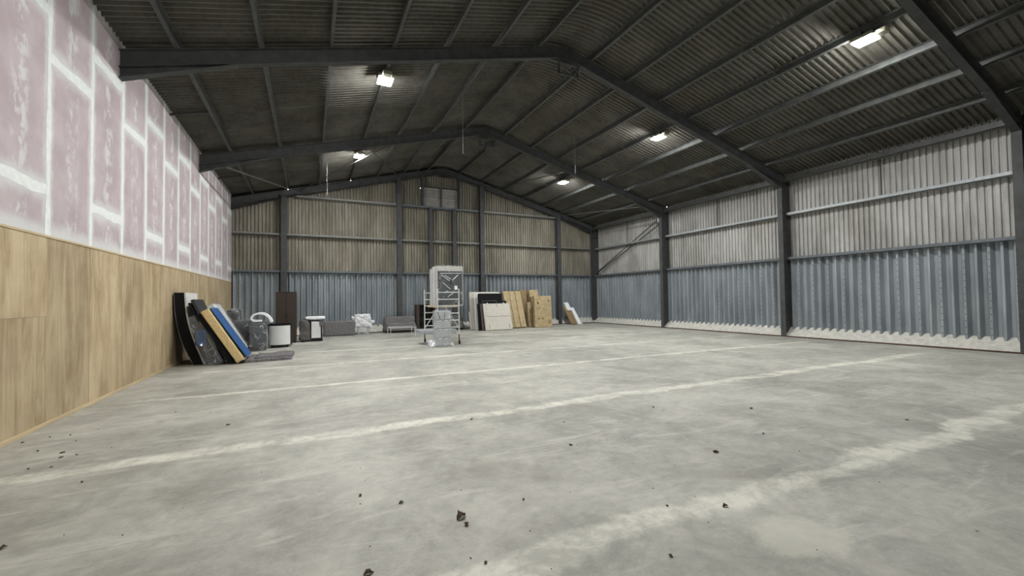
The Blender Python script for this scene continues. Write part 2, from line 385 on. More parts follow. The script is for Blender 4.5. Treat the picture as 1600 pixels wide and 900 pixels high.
# ------------------------------------------------------------------ right wall
wr = tag(obj('wall_right', box(nb(), XS+.16, XS+.3, YF, YG+.3, 0, 6.45), 'frame'), kind='structure')
p1 = profile_box(1.05); srcs = {}
y = -4.9
while y < YG-.06:
    for row, (a, b, zl) in enumerate(((3.0, 4.82, .0), (4.70, 6.42, .012))):
        o = wall_sheet('fibre_cement_sheet', p1, 'y', XS+.04, y, a, b, 'cement', wr, srcs.get(row), zlap=zl); srcs.setdefault(row, o)
    y += 1.05
p2 = profile_trap(2); srcL = srcB = None; y = -4.9
while y < YG-.06:
    o = wall_sheet('steel_sheet', p2, 'y', XS-.09, y, .2, 3.06, 'steel_sheet', wr, srcL); srcL = srcL or o
    if y > 2:
        bb = bolts(o, [(0.0, .025, .42+.19*j) for j in range(14)], (-1, 0, 0), src=srcB); srcB = srcB or bb
    y += .5
for a, b in zip([YF]+FR, FR):
    for z, m, nm in ((3.03, 'rail', 'side_rail'), (4.76, 'galv', 'side_rail')):
        bm = nb(); x1 = XS-.095
        box(bm, x1-.15, x1, a+.1, b-.1, z+.04, z+.048); box(bm, x1-.008, x1, a+.1, b-.1, z-.07, z+.04); box(bm, x1-.15, x1-.142, a+.1, b-.1, z-.045, z+.04)
        obj(nm, bm, m, wr)
    bm = nb(); tube(bm, (XS-.1, (a+b)/2-.02, 4.8), (XS-.1, (a+b)/2-.02, 6.1), .022, 6); obj('sag_rod', bm, 'frame', wr)
    bm = nb(); box(bm, 16.55, 16.75, a+.1, b-.1, 6.0, 6.012); box(bm, 16.74, 16.75, a+.1, b-.1, 6.0, 6.22); box(bm, 16.55, 16.562, a+.1, b-.1, 6.0, 6.05)
    obj('eaves_beam', bm, 'purlin', wr)
kerb = [(XC+.06, 0), (XS+.2, 0), (XS+.2, .40), (XS+.02, .37), (XC+.30, .20), (XC+.07, .035)]
obj('mortar_kerb', prism(nb(), kerb, 1, YF, YG+.2), 'mortar', wr)
obj('floor_angle', prism(nb(), [(XC-.03, 0), (XC+.06, 0), (XC+.06, .04), (XC-.03, .012)], 1, YF, 22.1), 'rust', wr)
for za, zb in ((5.80, 3.17), (5.48, 3.13)):
    bm = nb(); tube(bm, (16.8, 16.5, za), (16.8, 22.15, zb), .03, 6); obj('brace_rod', bm, 'frame', wr)
bm = nb(); tube(bm, (16.75, 16.40, 5.70), (16.75, 16.5, 5.70), .12, 10); obj('brace_plate', bm, 'foamw', wr)
bm = nb(); bmesh.ops.create_icosphere(bm, subdivisions=1, radius=.014, matrix=Matrix.Translation((16.6, 15.8, 6.24))); obj('daylight_gap', bm, 'daylight', wr)

# ------------------------------------------------------------------ gable wall at the far end
def gtop(x): return raft(x)+.12
wb = tag(obj('wall_back', prism(nb(), [(XL-.3, 0), (XS+.3, 0), (XS+.3, raft(XS+.3)+.25), (RX, raft(RX)+.25), (XL-.3, raft(XL-.3)+.25)], 1, YG+.16, YG+.3), 'frame'), kind='structure')
x = XL; k = 0; srg = {}
while x < XS-.02:
    for row, (a, b, zl) in enumerate(((3.0, 4.84, .0), (4.72, 6.68, .012))):
        if gtop(x) < a and gtop(x+1.05) < a: continue
        cut = min(gtop(x), gtop(x+1.05)) < b
        if cut:
            wall_sheet('fibre_cement_sheet', p1, 'x', YG+.02, x, a, b, 'cement_gable', wb, topf=gtop, zlap=zl)
        else:
            o = wall_sheet('fibre_cement_sheet', p1, 'x', YG+.02, x, a, b, 'cement_gable', wb, srg.get(row), zlap=zl); srg.setdefault(row, o)
    x += 1.05
# top row, left open for the loading window
for q in range(12):
    for x, zb in ((5.47-1.05*(q+1), 6.56), (7.53+1.05*q, 6.56)):
        if max(gtop(x), gtop(x+1.05)) > zb and x > XL-1 and x < XS: wall_sheet('fibre_cement_sheet', p1, 'x', YG+.02, x, zb, 9.2, 'cement_gable', wb, topf=gtop, zlap=.024)
for x in (5.45, 6.48): wall_sheet('fibre_cement_sheet', p1, 'x', YG+.02, x, 7.72, 9.2, 'cement_gable', wb, topf=gtop, zlap=.024)
x = XL+.05; srcL = srcB = None
while x < XS-.02:
    o = wall_sheet('steel_sheet', p2, 'x', YG-.09, x, .2, 3.06, 'steel_sheet', wb, srcL); srcL = srcL or o
    bb = bolts(o, [(.025, 0.0, .42+.19*j) for j in range(14)], (0, -1, 0), src=srcB); srcB = srcB or bb
    x += .5
def isec(bm, cx, cy, w, d, z0, z1, axis='y', tf=.012, tw=.01):
    """I section standing upright; flanges face along axis"""
    if axis == 'y':
        box(bm, cx-w/2, cx+w/2, cy, cy+tf, z0, z1); box(bm, cx-w/2, cx+w/2, cy+d-tf, cy+d, z0, z1); box(bm, cx-tw/2, cx+tw/2, cy+tf, cy+d-tf, z0, z1)
    else:
        box(bm, cx, cx+tf, cy-w/2, cy+w/2, z0, z1); box(bm, cx+d-tf, cx+d, cy-w/2, cy+w/2, z0, z1); box(bm, cx+tf, cx+d-tf, cy-tw/2, cy+tw/2, z0, z1)
    return bm
posts = [(-1.08, .24), (4.21, .24), (8.84, .24), (13.96, .26)]
for px, pw in posts: obj('gable_post', isec(nb(), px, 22.0, pw, .3, 0, raft(px)-.2), 'frame', wb)
for px in (5.88, 7.19): obj('door_post', isec(nb(), px, 22.02, .19, .26, 0, 6.6), 'frame', wb)
for px in (5.47, 7.53): obj('window_post', box(nb(), px-.05, px+.05, 22.08, 22.3, 6.66, raft(px)-.2), 'frame', wb)
def xspan(z):  # where the rafters cut a rail at height z
    d = (8.5-z)/SL; return max(XL, RX-d), min(16.5, RX+d)
cuts = [XL]+[p for p, _ in posts]+[16.5]
for z, m in ((3.03, 'rail'), (4.77, 'galv2'), (6.62, 'galv2')):
    lo, hi = xspan(z)
    for a, b in zip(cuts, cuts[1:]):
        a2, b2 = max(a+.11, lo), min(b-.11, hi)
        if b2-a2 < .2: continue
        mm = 'rail' if (z > 6 and a > 4 and b < 9) else m
        bm = nb(); y1 = YG-.095
        box(bm, a2, b2, y1-.15, y1, z+.04, z+.048); box(bm, a2, b2, y1-.008, y1, z-.07, z+.04); box(bm, a2, b2, y1-.15, y1-.142, z-.035, z+.04)
        obj('gable_rail', bm, mm, wb)
for px, za, zb, m in ((1.62, 4.8, 6.6, 'galv'), (11.45, 4.8, 6.6, 'frame')):
    bm = nb(); tube(bm, (px, YG-.1, za), (px, YG-.1, zb), .016, 6); obj('sag_rod', bm, m, wb)
kg = [(22.02, .0), (22.02+.02, .035), (22.2, .2), (YG+.02, .37), (YG+.16, .40), (YG+.16, 0)]
obj('mortar_kerb', prism(nb(), kg, 0, XL, XC+.5), 'mortar', wb)
obj('floor_angle', prism(nb(), [(21.94, 0), (22.03, 0), (22.03, .04), (21.94, .012)], 0, XL, XC+.05), 'rust', wb)
for x, y, z in ((-.91, 22.04, 6.89-.02), (1.85, 22.04, 7.60), (5.36, 22.2, 7.62)):
    bm = nb(); bmesh.ops.create_icosphere(bm, subdivisions=1, radius=.014, matrix=Matrix.Translation((x, y, z))); obj('daylight_gap', bm, 'daylight', wb)
# loading window high in the gable
wn = tag(empty('window_1', (6.5, 22.3, 6.66)), kind='structure')
def wbox(nm, x0, x1, y0, y1, z0, z1, m, par):
    return obj(nm, box(nb(), x0-6.5, x1-6.5, y0-22.3, y1-22.3, z0-6.66, z1-6.66), m, par)
wbox('window_head', 5.52, 7.48, 22.2, 22.36, 7.70, 7.76, 'frame', wn); wbox('window_sill', 5.52, 7.48, 22.2, 22.36, 6.66, 6.70, 'frame', wn)
wbox('mullion', 6.47, 6.54, 22.2, 22.36, 6.70, 7.70, 'frame', wn)
for a, b in ((5.53, 6.47), (6.54, 7.47)):
    wbox('transom', a, b, 22.26, 22.32, 7.18, 7.215, 'frame', wn)
    for za, zb in ((6.70, 7.18), (7.215, 7.70)):
        f = wbox('pane', a+.03, b-.03, 22.31, 22.33, za+.03, zb-.03, 'pane', wn)
        bm = nb()
        for q in ((a, a+.03, za, zb), (b-.03, b, za, zb), (a, b, zb-.03, zb), (a, b, za, za+.03)):
            box(bm, q[0]-6.5, q[1]-6.5, -.005, .03, q[2]-6.66, q[3]-6.66)
        obj('sash', bm, 'winf', wn)

# ------------------------------------------------------------------ wall behind the camera (closes the hall)
tag(obj('wall_front', prism(nb(), [(XL-.3, 0), (XS+.3, 0), (XS+.3, raft(XS+.3)+.25), (RX, raft(RX)+.25), (XL-.3, raft(XL-.3)+.25)], 1, YF-.15, YF), 'cement'), kind='structure')

# ------------------------------------------------------------------ ceiling: outer skin, corrugated sheets, purlins
def rz(x): return raft(x)+PH+.035             # mean plane of the roof sheets
sk = [(XL-.5, rz(XL-.5)+.10), (RX, rz(RX)+.16), (XS+.4, rz(XS+.4)+.10), (XS+.4, rz(XS+.4)+.16), (RX, rz(RX)+.22), (XL-.5, rz(XL-.5)+.16)]
ce = tag(obj('ceiling', prism(nb(), sk, 1, YF-.1, YG+.35), 'roof'), kind='structure')
ps = []
for i in range(7): ps += [(i*.15, .03), (i*.15+.012, .03), (i*.15+.036, -.03), (i*.15+.058, -.03), (i*.15+.082, .03)]
ps.append((1.05, .03))
def crown(x):   # rounded crown sheets over the ridge
    d = abs(x-RX)
    if d < .95: return rz(RX+.95)+ (SL*.95)*.5*(1-(d/.95)**2)
    return rz(x)
def roof_sheet(x0, x1, n, lap, src, y):
    if src: return inst('roof_sheet', src, ce, (0, y, 0))
    vs, fs = [], []; m = len(ps)
    for j in range(n+1):
        x = x0+(x1-x0)*j/n
        for t, d in ps: vs.append((x, t, crown(x)+d+lap))
    for j in range(n):
        for i in range(m-1): fs.append((j*m+i, (j+1)*m+i, (j+1)*m+i+1, j*m+i+1))
    return from_data('roof_sheet', vs, fs, 'roof', ce, False, loc=(0, y, 0))
rows = [(10.35, 7.45, 1), (7.65, 4.72, 1), (4.92, 2.07, 1), (2.27, .80, 1)]
rs = {}; y = -1.0
while y < YG-.1:
    for s in (-1, 1):
        for i, (a, b, n) in enumerate(rows):
            o = roof_sheet(RX+s*a, RX+s*b, n, .010*i, rs.get((s, i)), y); rs.setdefault((s, i), o)
    o = roof_sheet(RX-1., RX+1., 10, .045, rs.get('c'), y); rs.setdefault('c', o)
    y += 1.05
# Z purlins, one length per bay
def purlin_mesh(s, off, L):
    x = RX+s*off; z = raft(x); n = Vector((s*SL, 0, 1)).normalized(); d = Vector((1, 0, -s*SL)).normalized()*s   # d: down the slope
    bm = nb()
    def bar(d0, d1, n0, n1):
        P = [d*a+n*b for a, b in ((d0, n0), (d1, n0), (d1, n1), (d0, n1))]
        prism(bm, [(q.x, q.z) for q in P], 1, 0, L)
    bar(-.004, .004, 0, PH); bar(.004, .065, 0, .007); bar(-.065, -.004, PH-.007, PH)
    return bm, (x, 0, z)
bays = [(-2.16, 3.94)]+list(zip(FR, FR[1:]))
for s in (-1, 1):
    for off in POFF:
        src = None
        for a, b in bays:
            if src is None:
                bm, l = purlin_mesh(s, off, 6.09); src = obj('purlin', bm, 'purlin', ce, loc=(l[0], a, l[2]))
            else: inst('purlin', src, ce, (l[0], a, l[2]))
# sag bars between the two lowest purlins and between the upper ones, mid bay
for a, b in bays[1:]:
    m = (a+b)/2
    for s in (-1, 1):
        bm = nb(); xa, xb = RX+s*8.95, RX+s*9.85
        tube(bm, (xa, m, raft(xa)+.06), (xb, m, raft(xb)+.06), .03, 6); obj('sag_bar', bm, 'frame', ce)
        for q in (6.2, 3.52):
            bm = nb(); xa, xb = RX+s*q, RX+s*(q+1.35)
            tube(bm, (xa, m, raft(xa)+.05), (xb, m, raft(xb)+.05), .008, 5); obj('sag_bar', bm, 'purlin', ce)
# left eaves beam and roof bracing in the last bay
for a, b in bays:
    obj('eaves_beam', box(nb(), XL-.05, XL-.02, a+.1, b-.1, 6.3, 6.5), 'purlin', ce)
for a, b in (((-2.45, 16.2, 6.02), (-.38, 22.1, 6.76)), ((2.66, 16.2, 7.48), (-.38, 22.1, 6.91)), ((1.96, 16.2, 7.33), (4.17, 22.1, 8.08)), ((10.59, 16.2, 7.45), (9.6, 22.1, 7.98)), ((15.15, 16.2, 6.2), (14.06, 22.1, 6.75)), ((5.06, 16.2, 8.2), (5.11, 22.1, 8.4))):
    bm = nb(); tube(bm, a, b, .022, 6); obj('brace_rod', bm, 'purlin', ce)

# ------------------------------------------------------------------ portal frames
FL = ['nearest grey steel portal frame, its rafter crossing the top right corner', 'second grey steel portal frame, spanning the upper middle of the hall', 'third grey steel portal frame, beyond the first pair of lights', 'farthest steel portal frame, standing against the gable wall']
RD = .33
def rafter_bm(s, fw=.17):
    bm = nb(); xe = RX+s*9.83; x0 = RX
    P = lambda x, dz: (x, raft(x)+dz)
    def slab(a, b, h0, h1, y0, y1): prism(bm, [P(a, h0), P(b, h0), P(b, h1), P(a, h1)], 1, y0, y1)
    slab(x0, xe, -.014, 0, -fw/2, fw/2); slab(x0, xe, -RD, -RD+.014, -fw/2, fw/2); slab(x0, xe, -RD+.014, -.014, -.006, .006); return bm
def haunch_bm(s, fw=.17):
    bm = nb(); xe = RX+s*9.83; xi = RX+s*8.0
    ze = raft(xe)-.52; zi = raft(xi)-RD
    prism(bm, [(xi, zi), (xe, raft(xe)-RD), (xe, ze)], 1, -.006, .006)
    prism(bm, [(xi, zi), (xe, ze), (xe, ze-.016), (xi, zi-.016)], 1, -fw/2, fw/2); return bm
for fy, lab in zip(FR, FL):
    f = empty('portal_frame', (RX, fy, 0), lab, 'frame', 'steel portal frames of the hall')
    def part(nm, bm, m='frame'):
        for v in bm.verts: v.co.x -= RX
        return obj(nm, bm, m, f)
    col = part('column', isec(nb(), XC, 0, .19, .5, 0, raft(XC)-.02, 'x', .016, .012))
    for s in (-1, 1): part('rafter', rafter_bm(s)); part('haunch', haunch_bm(s))
    bm = nb(); prism(bm, [(RX-.55, raft(RX-.55)-RD), (RX-.22, 8.36), (RX+.22, 8.36), (RX+.55, raft(RX+.55)-RD), (RX, 8.84)], 1, -.04, .04)
    box(bm, RX-.24, RX+.24, -.085, .085, 8.345, 8.36); part('ridge_plate', bm)
    if fy < 20:
        bm = nb()
        for q in ((6.42, 6.48, 8.08, 8.5), (7.06, 7.12, 8.08, 8.5), (6.42, 7.12, 8.07, 8.12)): box(bm, q[0], q[1], .0, .06, q[2], q[3])
        part('hanger_bracket', bm)
    else:
        part('stiffener', box(nb(), XC-.0, XC+.5, -.09, .09, 5.5, 5.52))
    if abs(fy-16.18) < .1:
        part('cable_box', box(nb(), 6.84, 7.06, .08, .5, 8.1, 8.35, .01), 'frame')

# ------------------------------------------------------------------ floodlights under the fourth purlins
def lamp(x, y, label):
    z = 7.46; r = empty('floodlight', (x, y, z), label, 'light', 'roof floodlights'); r.rotation_euler = (0, math.radians(0), 0)
    bm = nb(); box(bm, -.20, .20, -.22, .22, -.02, .07, .015); obj('housing', bm, 'lampbody', r)
    bm = nb(); box(bm, -.11, .11, -.42, -.225, -.04, .06, .012); obj('driver_box', bm, 'lampbody', r)
    bm = nb(); prism(bm, [(-.185, -.02), (.185, -.02), (.16, -.045), (-.16, -.045)], 1, -.2, .2); obj('lens', bm, 'lens', r)
    bm = nb()
    for s in (-1, 1): box(bm, s*.21-.012, s*.21+.012, -.02, .02, 0, .13)
    box(bm, -.222, .222, -.02, .02, .12, .14); obj('bracket', bm, 'purlin', r)
LN = {(-1, 11.3): 'yellowish white floodlight on the left roof slope, before the third frame', (-1, 17.7): 'small white floodlight on the left roof slope, before the gable',
      (1, 4.95): 'large white floodlight nearest the camera, on the right roof slope', (1, 11.3): 'middle floodlight of the three on the right roof slope', (1, 17.7): 'farthest floodlight on the right roof slope, by the gable'}
for yy in (4.95, 11.3, 17.7):
    for s in (-1, 1):
        lamp(RX+s*4.86, yy, LN.get((s, yy), ('left' if s < 0 else 'right')+' slope floodlight '+('behind the camera' if yy < 0 else 'above the top edge of the view')))
# hanging cords
for i, (x, y, z0, z1, lab) in enumerate(((4.57, 13., 6.42, 8.42, 'white hanging cord with a pull, in front of the third frame apex'), (9.70, 14., 6.65, 8.2, 'thin cord hanging down to the far right floodlight'), (.66, 19., 6.02, 7.45, 'thin pale cord hanging by the left far floodlight'))):
    r = empty('hanging_cord', (x, y, z0), lab, 'cord')
    obj('cord', tube(nb(), (0, 0, .3), (0, 0, z1-z0), .005, 5), 'galv', r); obj('pull', tube(nb(), (0, 0, 0), (0, 0, .32), .010, 6), 'galv', r)

# ================================================================== things by the left wall
def lean(bm, xt, zt, xb, zb, th, y0, y1, bev=.02, seg=2):
    """slab leaning on the left wall: upper-left edge from (xt,zt) to (xb,zb); thickness th to the right of it"""
    d = Vector((xb-xt, 0, zb-zt)); n = Vector((-d.z, 0, d.x)).normalized()   # to the right / up
    L = d.length; t = nb(); box(t, 0, th, y0, y1, 0, L, bev, seg)
    R = Matrix((n, (0, 1, 0), d.normalized())).transposed()
    vm = {v: bm.verts.new(R @ v.co + Vector((xt, 0, zt))) for v in t.verts}
    for f in t.faces: bm.faces.new([vm[v] for v in f.verts])
    t.free(); bmesh.ops.recalc_face_normals(bm, faces=bm.faces[:]); return bm
def sweep(bm, Ls, Rs, y0, y1):
    prism(bm, Ls+Rs[::-1], 1, y0, y1); return bm
def interp(pts, n):
    # Catmull-Rom through pts
    out = []; P = [Vector(p) for p in pts]; P = [P[0]*2-P[1]]+P+[P[-1]*2-P[-2]]
    for i in range(1, len(P)-2):
        for k in range(n):
            t = k/n; a, b, c, d = P[i-1:i+3]
            out.append(tuple(.5*((2*b)+(c-a)*t+(2*a-5*b+4*c-d)*t*t+(3*b-a-3*c+d)*t**3)))
    out.append(tuple(P[-2])); return out
r = empty('mattress', (-2.8, 13.9, 0), 'bowed black and white double mattress standing against the plywood wall', 'mattress')
def local(bm, o):
    for v in bm.verts: v.co -= o.location
    return bm
A_ = interp([(-3.13, 1.88), (-3.09, 1.27), (-2.96, .62), (-2.72, .012)], 5); B_ = interp([(-2.92, 1.88), (-2.87, 1.26), (-2.73, .66), (-2.50, .0)], 5)
C_ = [(b[0]+.035, b[1]) for b in B_]; Z_ = [(a[0]-.012, a[1]) for a in A_]
obj('border', local(sweep(nb(), A_, B_, 13.38, 14.6), r), 'black', r)
obj('top_panel', local(sweep(nb(), B_, C_, 13.40, 14.6), r), 'white', r)
bm = nb()
for a, b in zip(A_, A_[1:]): tube(bm, (a[0], 13.38, a[1]), (b[0], 13.38, b[1]), .009, 5)
obj('piping', local(bm, r), 'felt', r)
r = empty('headboard', (-2.4, 13.8, 0), 'dark grey slim headboard leaning on the black and white mattress', 'headboard')
obj('panel', local(lean(nb(), -2.755, 1.68, -2.08, .06, .075, 13.22, 14.3, .012), r), 'slate', r)
obj('back_board', local(lean(nb(), -2.80, 1.60, -2.13, .03, .045, 13.20, 14.3, .004, 1), r), 'black', r)
for yy in (13.3, 14.1): obj('foot', local(box(nb(), -2.15, -2.02, yy, yy+.06, 0, .07), r), 'blackm', r)
r = empty('padded_board_pair', (-2.3, 13.4, 0), 'pair of grey padded panels in clear plastic with a blue bag, leaning by the wall', 'padded panels')
obj('padded_panel', local(lean(nb(), -2.66, 1.10, -2.34, .03, .13, 13.14, 13.9), r), 'charcoal', r)
obj('padded_panel', local(lean(nb(), -2.50, .98, -2.16, .03, .13, 13.12, 13.9), r), 'slate', r)
obj('edge_strip', local(lean(nb(), -2.43, .82, -2.10, .08, .03, 13.10, 13.16, .005, 1), r), 'felt', r)
bm = nb(); crumple(bm, -2.60, -2.38, 13.05, 13.13, .50, .92, 6, .05, 5, 3, .5, 0, False); obj('blue_bag', local(bm, r), 'blue', r, True)
bm = nb()
t = nb(); crumple(t, -.21, .21, 12.97, 13.95, 0, 1.28, 8, .05, 5, 5, .15, .15)
for v in t.verts: v.co.x += -2.2-.40*v.co.z/1.28
vm = {v: bm.verts.new(v.co) for v in t.verts}
for f in t.faces: bm.faces.new([vm[v] for v in f.verts])
t.free(); obj('plastic_wrap', local(bm, r), 'film', r)
r = empty('mattress', (-2.0, 13.5, 0), 'thin black slab leaning behind the straw yellow mattress', 'mattress')
obj('body', local(lean(nb(), -2.60, 1.30, -1.90, .02, .12, 13.02, 13.9), r), 'black', r)  # plain black slab right under the yellow mattress
obj('piping', local(lean(nb(), -2.585, 1.29, -1.885, .02, .012, 13.005, 13.03, .002, 1), r), 'navy', r)
r = empty('mattress', (-1.9, 13.4, 0), 'straw yellow mattress with a blue creased cover, leaning at the front of the row', 'mattress')
obj('core', local(lean(nb(), -2.50, 1.37, -1.71, .02, .20, 12.96, 13.84, .03, 3), r), 'yellow', r)
bm = nb(); lean(bm, -2.30, 1.46, -1.90, .80, .028, 12.99, 13.87, .012, 2); lean(bm, -1.905, .81, -1.50, .155, .028, 12.99, 13.87, .012, 2)
obj('cover', local(bm, r), 'blue', r)
r = empty('mattress', (-2.1, 15.4, 0), 'off-white wrapped mattress leaning behind the blue covered one', 'mattress')
obj('core', local(lean(nb(), -2.80, 1.45, -2.02, .02, .27, 15.0, 15.95, .05, 3), r), 'white', r)
obj('plastic_wrap', local(lean(nb(), -2.83, 1.47, -2.04, .03, .32, 14.97, 15.98, .03, 2), r), 'film', r)
r = empty('wrapped_cushion', (-2.35, 17.1, 0), 'tall dark seat cushion in clear plastic, against the wall behind the wrapped blocks', 'cushion')
bm = nb(); crumple(bm, -2.62, -2.2, 17.45, 17.75, 0, 1.36, 6, .02, 4, 2, .35); obj('cushion', local(bm, r), 'charcoal', r, True)
bm = nb(); crumple(bm, -2.66, -2.14, 17.42, 17.79, 0, 1.40, 7, .04, 5, 4, .35); obj('plastic_wrap', local(bm, r), 'film', r)
for i, (x0, x1, y0, y1, h, lab, tp) in enumerate(((-2.29, -1.80, 16.62, 17.35, 1.02, 'dark square armchair block in clear plastic, left of the pair by the wall', .0), (-1.80, -1.29, 16.10, 16.8, .98, 'dark block in clear plastic with a white foam roll on top', .10))):
    r = empty('wrapped_armchair', ((x0+x1)/2, (y0+y1)/2, 0), lab, 'armchair', 'plastic wrapped armchairs')
    bm = nb(); crumple(bm, x0+.03, x1-.03, y0+.03, y1-.03, .02, h-.04, 5, .012, 4, i, .12, tp); obj('body', local(bm, r), 'charcoal', r, True)
    bm = nb(); box(bm, x0+.06, x1-.06, y0+.02, y0+.05, h*.55, h*.58, .005); obj('seat_edge', local(bm, r), 'dgrey', r)
    bm = nb(); crumple(bm, x0, x1, y0, y1, 0, h, 8, .035, 6, i+7, .1, tp); obj('plastic_wrap', local(bm, r), 'film', r)
# curled foam sheet
r = empty('foam_sheet', (-1.5, 16.45, .97), 'white curled foam sheet lying on the wrapped dark block', 'foam')
pts = interp([(.06, .06), (-.12, .05), (-.20, .10), (-.14, .20), (.02, .235), (.17, .18), (.27, .07), (.31, -.05)], 5)
bm = nb(); th = .06; In = []
for i, p in enumerate(pts):
    a = Vector(pts[max(0, i-1)]); b = Vector(pts[min(len(pts)-1, i+1)]); n = Vector((-(b-a).y, (b-a).x)).normalized()*th; In.append((p[0]+n.x, p[1]+n.y))
for i in range(len(pts)-1):
    q = [pts[i], pts[i+1], In[i+1], In[i]]; prism(bm, q, 1, -.3, .2)
bmesh.ops.remove_doubles(bm, verts=bm.verts[:], dist=1e-4); obj('sheet', bm, 'foamw', r)
# curved white-fronted tub
r = empty('tub_chair', (-.96, 17.2, 0), 'round tub with a curved white front and black frame, on the floor beside the cabinet', 'tub')
def arc(bm, rad, th, z0, z1, a0, a1, n=16, cx=0., cy=0.):
    P = [(cx+rad*math.sin(a0+(a1-a0)*i/n), cy-rad*math.cos(a0+(a1-a0)*i/n)) for i in range(n+1)]
    Q = [(cx+(rad-th)*math.sin(a0+(a1-a0)*i/n), cy-(rad-th)*math.cos(a0+(a1-a0)*i/n)) for i in range(n+1)]
    for i in range(n): prism(bm, [P[i], P[i+1], Q[i+1], Q[i]], 2, z0, z1)
    bmesh.ops.remove_doubles(bm, verts=bm.verts[:], dist=1e-4); return bm
R_ = .40
obj('frame', arc(nb(), R_-.012, .03, .07, .80, -math.pi, math.pi, 28), 'blackm', r)
obj('front_panel', arc(nb(), R_, .012, .10, .77, -.98, .98, 18, 0, 0), 'whitep', r)
obj('top_rim', arc(nb(), R_+.006, .045, .79, .82, -math.pi, math.pi, 28), 'blackm', r)
bm = nb(); arc(bm, R_-.05, .34, .50, .56, -math.pi, math.pi, 20); obj('seat', bm, 'charcoal', r)
for sx in (-1, 1):
    for sy in (-1, 1): obj('leg', box(nb(), sx*.24-.02, sx*.24+.02, sy*.24-.02, sy*.24+.02, 0, .08), 'blackm', r)
# grey felt blanket on the floor
r = tag(empty('folded_blanket', (-1.0, 13.9, 0)), 'grey felt blanket folded flat on the floor beside the yellow mattress', 'blanket')
bm = nb(); crumple(bm, -.58, .56, -.75, .72, 0, .07, 10, .03, 3, 9, .02)
for v in bm.verts: v.co.y += v.co.x*.14
obj('cloth', bm, 'felt', r, True)
bm = nb(); crumple(bm, -.35, .55, -.5, .68, .055, .10, 8, .03, 3, 11, .02)
for v in bm.verts: v.co.y += v.co.x*.14
obj('top_fold', bm, 'felt', r, True)
tag(obj('floor_board', box(nb(), XL+.03, -2.45, 13.5, 14.6, .0, .018, .003), 'plank'), 'thin reddish brown board lying under the bowed mattress', 'board')
# tall dark cabinet
r = empty('cabinet', (-.83, 18.85, 0), 'tall narrow dark walnut cabinet standing between the tub and the covered trolley', 'cabinet')
obj('body', box(nb(), -.36, .36, -.24, .26, .05, 2.0, .004), 'walnut2', r)
obj('plinth', box(nb(), -.34, .34, -.22, .24, 0, .05), 'void', r)
obj('top', box(nb(), -.365, .365, -.265, .265, 1.985, 2.005, .003), 'walnut', r)
for s in (-1, 1):
    d = obj('door', box(nb(), -.178+s*.181, .178+s*.181, -.262, -.242, .06, 1.98, .003), 'walnut', r)
    obj('handle', box(nb(), s*.03-.008, s*.03+.008, -.285, -.262, 1.0, 1.16, .003), 'blackm', d)
# covered trolley with white door and a foam roll
r = empty('serving_trolley', (.06, 18.95, 0), 'black cabinet trolley with white door panel, draped in a grey cloth', 'trolley')
obj('body', box(nb(), -.34, .40, -.3, .3, .05, .84, .01), 'blackm', r)
obj('base', box(nb(), -.36, .42, -.32, .32, .02, .08, .01), 'blackm', r)
dd = obj('door', box(nb(), .0, .34, -.33, -.302, .14, .80, .004), 'whitep', r)
obj('door_trim', box(nb(), -.03, 0, -.34, -.3, .08, .84, .004), 'blackm', r)
bm = nb(); crumple(bm, -.45, -.03, -.40, .3, .06, .90, 11, .07, 4.5, 21, .22, .22); obj('drape', bm, 'drape', r, True)
bm = nb(); crumple(bm, .30, .46, -.36, -.28, .58, .86, 6, .03, 7, 22, .3, 0, False); obj('drape_corner', bm, 'drape', r, True)
for sx in (-.3, .34):
    for sy in (-.25, .25): obj('caster', tube(nb(), (sx-.02, sy, .025), (sx+.02, sy, .025), .025, 10), 'rubber', r)
r = tag(empty('foam_roll', (.2, 18.75, .95)), 'white foam roll lying across the top of the draped trolley', 'roll')
bm = nb(); crumple(bm, -.36, .36, -.12, .14, -.065, .06, 6, .012, 5, 5, .45, 0, False); obj('roll', bm, 'foamw', r, True)
# felt covered low panel
r = empty('felt_panel', (1.24, 20.95, 0), 'long low panel covered in speckled grey felt, behind the draped trolley', 'panel')
bm = nb(); crumple(bm, -.70, .68, -.1, .12, 0, .70, 9, .012, 3, 31, .06); obj('cover', bm, 'felt', r, True)
obj('hem', box(nb(), -.66, .62, -.115, -.09, .03, .06, .006), 'dgrey', r)
# wrapped white chair
r = empty('wrapped_chair', (2.3, 21.25, 0), 'white chair bundled in crumpled shiny plastic, in front of the blue cladding', 'chair')
bm = nb(); crumple(bm, -.37, .36, -.25, .28, .36, .95, 8, .075, 6, 41, .35, 0, False); obj('plastic_bundle', bm, 'film3', r)
bm = nb(); crumple(bm, -.30, .28, -.2, .24, .40, .90, 5, .03, 5, 42, .4, 0, False); obj('seat', bm, 'white', r, True)
for sx in (-.22, .22):
    for sy in (-.18, .2): obj('leg', tube(nb(), (sx, sy, 0), (sx*.9, sy*.9, .45), .014, 8), 'alu', r)
bm = nb(); crumple(bm, -.28, .28, -.22, .25, 0, .42, 6, .03, 7, 43, .1); obj('plastic_skirt', bm, 'film', r)
for s, z in ((-.42, .80), (.40, .62), (.33, .36)):
    bm = nb(); crumple(bm, s-.09, s+.09, -.2, -.05, z-.07, z+.06, 4, .05, 9, 44+int(z*10), .4, 0, False); obj('plastic_tail', bm, 'film3', r)
